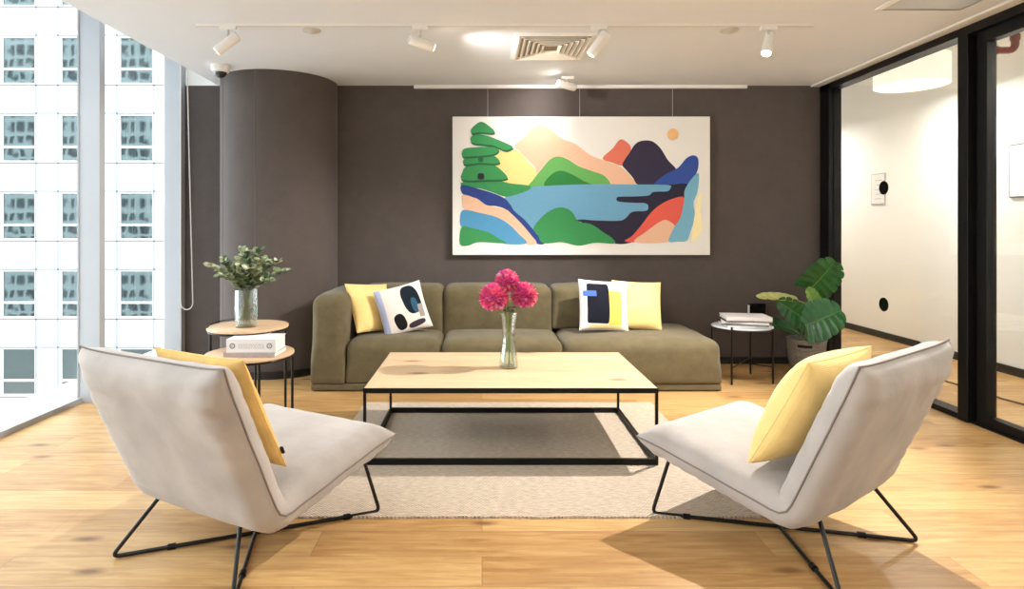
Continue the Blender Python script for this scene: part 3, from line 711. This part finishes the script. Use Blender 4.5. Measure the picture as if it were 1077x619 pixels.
MB().box(-.236, -.226, -.012, -.004, -.17, -.145).build('label_tag', M['black'], mp)

# ------------------------------------------------------------------ nesting side tables (left)
def side_table(name, label, cat, loc, rad, H, legs, top, rim, group=None, th=.016, lr=.008):
    t = thing(name, label, cat, loc, 0, group)
    MB().lathe([(0, H), (rad - .002, H), (rad, H - .002), (rad, H - th + .003), (rad - .004, H - th), (0, H - th)], 72).build('tabletop', top, t)
    MB().tube([(math.cos(a) * (rad - .012), math.sin(a) * (rad - .012), H - th - .0075) for a in [2 * math.pi * k / 64 for k in range(64)]], .0075, 8, closed=True).build('frame_ring', rim, t)
    for a in legs:
        x, y = math.cos(R(a)) * (rad - .012), math.sin(R(a)) * (rad - .012)
        MB().tube([(x, y, 0), (x, y, H - th - .004)], lr, 10).build('leg', rim, t)
    return t
UT = side_table('side_table', 'taller round wooden side table holding the eucalyptus vase', 'side table', (-1.44, 3.75, 0), .237, .597, (186, 33, 100), M['ply'], M['blackrod'], 'nesting round tables')
arc = [(math.cos(R(a)) * .232, math.sin(R(a)) * .232, .597 + .012 * math.sin(math.pi * (a - 95) / 110)) for a in range(95, 206, 5)]
MB().tube(arc, .004, 8).build('raised_edge', M['blackrod'], UT)
LTb = side_table('side_table', 'lower round wooden side table with white books on it', 'side table', (-1.353, 3.55, 0), .247, .473, (-58, 20, 190), M['ply'], M['blackrod'], 'nesting round tables')

def book(label, loc, rz, wd, dp, th, cover, group=None, spine=None, under=None):
    t = thing('book', label, 'book', loc, rz, group); c = .003
    MB().box(-wd / 2, wd / 2, -dp / 2, dp / 2, 0, c if not under else .011, 1).box(-wd / 2, wd / 2, -dp / 2, dp / 2, th - c, th).box(-wd / 2, wd / 2, -dp / 2, -dp / 2 + c, c, th - c).build('cover', [cover, under or cover], t)
    MB().box(-wd / 2 + .004, wd / 2 - .004, -dp / 2 + c, dp / 2 - .004, c, th - c).build('pages', M['paper'], t)
    if spine:
        s = MB()
        for x in (-.103, .103):
            s.tube([(x + .013 * math.cos(2 * math.pi * k / 20), -dp / 2 - .0004, th / 2 + .013 * math.sin(2 * math.pi * k / 20)) for k in range(20)], .0026, 6, closed=True)
            for a in range(3): s.box(x - .006, x + .006, -dp / 2 - .0008, -dp / 2, th / 2 - .006 + a * .005, th / 2 - .0045 + a * .005)
        random.seed(3)
        for r in range(3):
            x = -.07
            while x < .065:
                wq = random.uniform(.006, .014); s.box(x, x + wq, -dp / 2 - .0006, -dp / 2, th / 2 - .014 + r * .010, th / 2 - .010 + r * .010, 1); x += wq + .004
        s.build('spine_print', [M['ink'], M['inkl']], t)
    return t
book('thin greyish pink book under the thick white book', (-1.30, 3.50, .4735), R(-2), .29, .20, .026, M['bookp'], 'books on the lower round table')
book('thick white book with two ring marks on its spine', (-1.295, 3.50, .5002), R(1), .275, .19, .074, M['bookw'], 'books on the lower round table', True)

# glass cylinder vase + eucalyptus
def vase(name, label, loc, prof, wall=.004, water=.5):
    t = thing(name, label, 'vase', loc)
    inner = [(max(r - wall, 0), z + (.010 if i == 0 else 0)) for i, (r, z) in enumerate(prof)][::-1]
    MB().lathe([(0, 0)] + prof + inner + [(0, .010)], 48).build('glass_body', M['vase'], t)
    h = prof[-1][1] * water; wp = [(0, .0115)]
    for (r, z) in prof:
        if z <= h: wp.append((r - wall - .0012, max(z, .0115)))
    wp.append((wp[-1][0], h)); wp.append((0, h)); MB().lathe(wp, 48).build('water', M['water'], t)
    return t
VE = Vector((-1.435, 3.70, .597))
vase('glass_vase', 'clear glass cylinder vase on the taller round side table', VE, [(.062, 0), (.066, .01), (.066, .12), (.064, .225)], .004, .55)
def leaf_face(mb, base, d, up, L, Wd, mi):
    d = d.normalized(); s = d.cross(up).normalized(); u = s.cross(d)
    mb.add([base, base + d * L * .3 + s * Wd * .5 + u * .003, base + d * L * .75 + s * Wd * .42, base + d * L - u * .004, base + d * L * .75 - s * Wd * .42, base + d * L * .3 - s * Wd * .5 + u * .003, base + d * L * .5 - u * Wd * .12],
           [(0, 1, 6), (1, 2, 6), (2, 3, 6), (3, 4, 6), (4, 5, 6), (5, 0, 6)], mi, True)
random.seed(21)
tips = [(-.245, -.03, .40), (-.20, .06, .44), (-.13, -.06, .42), (-.05, .02, .50), (.03, -.06, .49), (.07, .06, .50), (.13, -.05, .44), (.20, .03, .42), (.27, -.02, .37), (-.15, -.08, .34), (.19, -.07, .31), (.0, -.10, .40), (-.19, .0, .37), (.10, .10, .42), (.05, -.09, .38), (-.08, .08, .43)]
for k, tp in enumerate(tips):
    tp = (tp[0] * (.84 if tp[0] < 0 else .92), tp[1], tp[2] * .93)
    lean = 'leaning out to the left' if tp[0] < -.09 else 'leaning out to the right' if tp[0] > .09 else 'rising near the middle'
    t = thing('eucalyptus_sprig', 'grey green eucalyptus sprig %s in the glass cylinder vase' % lean, 'sprig', VE, 0, 'eucalyptus sprigs %s' % lean)
    a = Vector((-tp[0] * .14, -tp[1] * .14, .02 + .002 * k)); m1 = Vector((tp[0] * .16, tp[1] * .16, .235)); e = Vector(tp)
    pts = [a, m1] + bez3(m1, m1 + Vector((tp[0] * .35, tp[1] * .35, (tp[2] - .23) * .75)), e, 9)[1:]
    MB().tube(pts, [.0022] * 2 + [.002 - .0012 * i / 9 for i in range(9)], 6).build('stem', M['euc'][0], t)
    lf = MB()
    for i in range(2, len(pts)):
        for s in range(5):
            an = random.uniform(0, 6.28); base = pts[i].lerp(pts[i - 1], random.random()); tg = (pts[i] - pts[i - 1]).normalized()
            rd = Vector((math.cos(an), math.sin(an), random.uniform(-.3, .7))); dd = (rd + tg * .7); L = random.uniform(.026, .050)
            leaf_face(lf, base, dd, Vector((random.uniform(-.5, .5), random.uniform(-1, -.2), 1)), L, L * random.uniform(.6, .9), random.choice((0, 0, 1, 1, 1, 2) if k % 3 else (1, 2, 2)))
    leaf_face(lf, e, e - pts[-2], Vector((0, -1, 1)), .03, .02, 2)
    lf.build('foliage', M['euc'], t)

# ------------------------------------------------------------------ pink flowers in the tall vase
VD = Vector((.153, 3.50, .395))
vase('glass_vase', 'clear waisted glass vase of pink flowers on the coffee table', VD, [(.052, 0), (.055, .008), (.054, .04), (.043, .10), (.035, .16), (.036, .22), (.045, .285), (.049, .31)], .0035, .5)
random.seed(5)
for k, (hx_, hy_, hz_, rr) in enumerate(((-.085, -.02, .405, .083), (-.008, .03, .492, .070), (.090, .0, .415, .076))):
    lab = ('lowest, leaning left', 'standing tallest in the middle', 'leaning right')[k]
    t = thing('dahlia_flower', 'round pink dahlia %s in the waisted vase' % lab, 'flower', VD, 0, 'pink dahlias in the waisted vase')
    hc = Vector((hx_, hy_, hz_)); foot = Vector((-hx_ * .35, .008 * (k - 1), .014)); neck = Vector((hx_ * .22, hy_ * .2, .30))
    pts = bez3(foot, foot.lerp(neck, .6), neck, 6) + bez3(neck, neck.lerp(hc, .5) + Vector((0, 0, .02)), hc, 5)[1:]
    MB().tube(pts, .0035, 8).build('stem', M['stemg'], t)
    fl = MB(); N = 210
    for i in range(N):
        z = 1 - 2 * (i + .5) / N
        if z < -.86: continue
        a = i * 2.39996; q = math.sqrt(1 - z * z); d = Vector((q * math.cos(a), q * math.sin(a), z)); base = hc + d * rr * .45
        upv = d.cross(Vector((0, 0, 1))).cross(d); upv = upv if upv.length > .01 else Vector((1, 0, 0)); s = d.cross(upv).normalized(); u = s.cross(d)
        L = rr * (.58 + .08 * random.random()); wd = rr * .155; cl = u * rr * .05
        mi = random.choice((0, 0, 0, 1, 2, 2, 3)) if not (d.x > .2) else random.choice((0, 1, 1, 3, 0, 2))
        dd = (d + u * random.uniform(-.12, .12) + s * random.uniform(-.12, .12)).normalized()
        fl.add([base, base + dd * L * .5 + s * wd + cl, base + dd * L * .9 + s * wd * .8 + cl * 1.5, base + dd * L, base + dd * L * .9 - s * wd * .8 + cl * 1.5, base + dd * L * .5 - s * wd + cl, base + dd * L * .6 - cl * .5],
               [(0, 1, 6), (1, 2, 6), (2, 3, 6), (3, 4, 6), (4, 5, 6), (5, 0, 6)], mi, False)
    sp = bmesh.new(); bmesh.ops.create_icosphere(sp, subdivisions=3, radius=rr * .66); sp.verts.index_update()
    fl.add([v.co + hc for v in sp.verts], [[v.index for v in f.verts] for f in sp.faces], 2, True); sp.free()
    fl.build('bloom', M['petal'], t)
    lf = MB()
    for s in range(4):
        an = s * 1.6 + k; leaf_face(lf, neck + Vector((0, 0, .01 + .01 * s)), Vector((math.cos(an), math.sin(an) - .2, .35)), Vector((0, 0, 1)), .06, .028, 0)
    lf.build('leaf', M['euc'][1], t)

# ------------------------------------------------------------------ right side table + books
RT = thing('side_table', 'small round white topped side table with black legs beside the sofa', 'side table', (2.055, 4.82, 0), R(0))
MB().lathe([(0, .425), (.222, .425), (.226, .422), (.226, .412), (.222, .409), (0, .409)], 72).build('tabletop', M['marble'], RT)
MB().tube([(math.cos(a) * .232, math.sin(a) * .232, .412) for a in [2 * math.pi * k / 64 for k in range(64)]], .0065, 8, closed=True).build('frame_ring', M['blackrod'], RT)
lg = [(-.150, -.178), (.178, -.150), (.150, .178), (-.178, .150)]
for x, y in lg: MB().tube([(x, y, 0), (x, y, .44)], .0075, 10).build('leg', M['blackrod'], RT)
MB().tube([(lg[0][0], lg[0][1], .13), (lg[2][0], lg[2][1], .13)], .004, 8).tube([(lg[1][0], lg[1][1], .13), (lg[3][0], lg[3][1], .13)], .004, 8).build('cross_brace', M['blackrod'], RT)
gb = 'books on the small white side table'
book('large white book at the bottom of the stack beside the sofa', (2.07, 4.79, .4256), R(-6), .345, .25, .018, M['marble'], gb)
book('white book in the middle of the stack beside the sofa', (2.065, 4.80, .4440), R(-20), .34, .25, .026, M['bookw'], gb, None, M['ink'])
book('white book with dark lower edge on top of the side table stack', (2.07, 4.79, .4704), R(-8), .335, .24, .040, M['bookw'], gb, None, M['black'])

# ------------------------------------------------------------------ potted monstera
PP = Vector((2.685, 5.04, 0))
pl = thing('potted_monstera', 'monstera plant in a grey woven basket pot by the glass partition', 'potted plant', PP)
pot = MB().lathe([(0, 0), (.105, 0), (.118, .012), (.138, .12), (.150, .26), (.156, .285), (.150, .288), (.143, .27), (.14, .24)], 56).build('basket_pot', M['basket'], pl)
hd_ = MB()
for sgn in (1,):
    th0 = R(-122); vs = []
    for i in range(9):
        a = th0 + (i - 4) * R(5.2)
        for z, rr in ((.225, .1475), (.248, .150)): vs.append((math.cos(a) * rr, math.sin(a) * rr, z))
        for z, rr in ((.248, .140), (.225, .138)): vs.append((math.cos(a) * rr, math.sin(a) * rr, z))
    fs = []
    for i in range(8):
        for q in range(4): fs.append((i * 4 + q, i * 4 + (q + 1) % 4, i * 4 + 4 + (q + 1) % 4, i * 4 + 4 + q))
    hd_.add(vs, fs + [(0, 1, 2, 3), (35, 34, 33, 32)])
hd_.build('handle_slot', M['black'], pot)
MB().lathe([(0, .245), (.138, .245), (.138, .235), (0, .235)], 40).build('soil', M['soil'], pl)
def monstera(name, base, tip_dir, up, L, W, m, cups=.16, lobes=6, slit=.30, droop=.25):
    """leaf with a midrib, side lobes and slits; base = petiole joint"""
    d = Vector(tip_dir).normalized(); n = Vector(up); n = (n - d * n.dot(d)).normalized(); s = d.cross(n)
    mb = MB(); nb = 7
    def wfun(a): return W / 2 * (max(0, 1 - ((a - .36) / .66) ** 2) ** .5) * (1.0 if a < .8 else 1 - (a - .8) * .9)
    def pos(a, b, sg, c0):
        aa = c0 + (a - c0) * (1 - slit * max(0, b - .62) ** 1.2 * 1.9)
        w_ = wfun(max(.0, aa)); back = (.16 - .55 * aa) * -1
        x = sg * b * w_; y = aa * L + b * w_ * (.75 * aa - .42)
        z = cups * b * w_ * (1 if b < .6 else 1.2 - .33 * b) - droop * L * (y / L) ** 2 * .5 + .004 * math.sin(b * 3) * math.sin(aa * 40)
        return base + s * x + d * y + n * z
    for sg in (-1, 1):
        for l in range(lobes):
            a0, a1 = l / lobes, (l + 1) / lobes; c0 = (a0 + a1) / 2; na = 4; vs = []; fs = []
            for i in range(na + 1):
                for j in range(nb + 1):
                    b = j / nb; a = a0 + (a1 - a0) * i / na
                    bb = b * (1 - .05 * abs(2 * i / na - 1) ** 2 * (b ** 3)); vs.append(pos(a, bb, sg, c0))
            for i in range(na):
                for j in range(nb): q = i * (nb + 1) + j; fs.append((q, q + 1, q + nb + 2, q + nb + 1))
            mb.add(vs, fs, 0, True)
    rib = [pos(i / 10, 0, 1, i / 10) - n * .0005 for i in range(11)]
    mb.tube(rib, [.0035 - .0025 * i / 10 for i in range(11)], 6, mi=1)
    o = mb.build(name, [m, M['stemg']], pl, autosmooth=70)
    return o
def petiole(a, b, mid, r=.0055, m=None):
    MB().tube(bez3(a, mid, b, 10), r, 8).build('stem', m or M['stemg'], pl)
def gp(px, py, Y): return Vector(((px - 507) * Y / 640, Y, CAMZ - (py - 239) * Y / 640)) - PP
root = Vector((0, 0, .245))
specs = [  # joint pixel, tip pixel, depth at joint, depth at tip, length scale, width, facing
    ((853, 303, 5.02), (880, 276, 4.92), .33, 'leaf', (.25, -1, .15), 0.2),
    ((861, 326, 4.99), (851, 303, 4.95), .16, 'leafy', (.6, -1, .0), 0.2),
    ((848, 342, 4.93), (884, 326, 4.80), .33, 'leaf', (.0, -1, .55), 0.2),
    ((846, 336, 4.98), (823, 318, 4.85), .20, 'leaf', (-.4, -1, .35), 0.3),
    ((840, 316, 5.02), (800, 306, 4.90), .17, 'leafs', (.1, -.35, 1), 0.3),
    ((835, 347, 4.98), (803, 333, 4.90), .18, 'leaf', (-.1, -.6, 1), 0.3),
    ((852, 352, 5.06), (868, 330, 5.12), .22, 'leaf', (.0, -.8, .8), 0.2),
]
for k, (j, tpx, wd, mk, up, dr_) in enumerate(specs):
    a = gp(*j); b_ = gp(*tpx); L = (b_ - a).length
    monstera('leaf', a, b_ - a, up, L, wd, M[mk], droop=dr_)
    r0 = root + Vector((.03 * math.cos(k * 2.1), .03 * math.sin(k * 2.1), 0))
    petiole(r0, a, r0.lerp(a, .6) + Vector((-.03 if k in (0,) else 0, 0, .03)), .0055, M['stemb'] if k in (0, 4) else M['stemg'])

# ------------------------------------------------------------------ city outside the window
FY = 28.0; PXM = FY / 640
def fx(px): return (px - 507) * PXM
def fz(py): return CAMZ - (py - 239) * PXM
bd = thing('office_building', 'tall white clad office building with square windows across the street', 'building', (fx(62), FY, -16))
BZ = 16
cols = [k * 62 + .5 for k in range(-5, 8)]; rows = [38 + 82 * k for k in range(-7, 7)]
wl = MB(); x0, x1 = fx(cols[0] - 26), fx(cols[-1] + 62); bx = fx(62)
# cladding as piers and spandrels so that the windows sit in real openings
for i in range(len(cols) + 1):
    a = x0 if i == 0 else fx(cols[i - 1] + 36); b_ = x1 if i == len(cols) else fx(cols[i]); wl.box(a - bx, b_ - bx, 0, .35, 0, 36)
for i in range(len(rows) + 1):
    top = 36 if i == 0 else fz(rows[i - 1] + 50) + BZ; bot = 0 if i == len(rows) else fz(rows[i]) + BZ
    for c in cols: wl.box(fx(c) - bx, fx(c + 36) - bx, 0, .35, max(0, bot), top)
wl.box(x0 - bx, x1 - bx, .35, 12, 0, 36)
for c in cols:
    for e in (-1.5, 37.5): wl.box(fx(c + e) - bx - .028, fx(c + e) - bx + .028, -.006, 0, 0, 36, 1)
for r in rows:
    for e in (-1.0, 51.5): zz = fz(r + e) + BZ; wl.box(x0 - bx, x1 - bx, -.006, 0, zz - .028, zz + .028, 1)
wl.build('cladding', [M['facade'], M['joint']], bd)
wfm = MB(); wpm = MB(); W_, H_ = 36 * PXM, 50 * PXM; mz = H_ * (1 - 34 / 50)
for a, b_, c, d_ in ((0, W_, H_ - .06, H_), (0, W_, 0, .06), (0, .05, 0, H_), (W_ - .05, W_, 0, H_), (0, W_, mz - .06, mz + .04)): wfm.box(a, b_, .06, .16, c, d_)
wpm.box(.04, W_ - .04, .12, .13, .05, H_ - .05)
first = None
for r in rows[5:13]:
    for c in cols[3:11]:
        lc = (fx(c) - bx, 0, fz(r + 50) + BZ)
        if first is None:
            f_ = wfm.build('window', M['facade'], bd, lc); p_ = wpm.build('pane', M['fglass'], f_); first = (f_, p_)
        else:
            f_ = first[0].copy(); C.objects.link(f_); f_.parent = bd; f_.location = lc
            p_ = first[1].copy(); C.objects.link(p_); p_.parent = f_
struct('exterior_office_block', MB().box(-40, 40, -6, 0, -16, 40), M['gridb'], loc=(-48, -34, 0))
struct('exterior_street', MB().box(-120, 60, -30, 60, -16.3, -16), mat('street_paving', (150, 150, 148), .9, .1, 1))
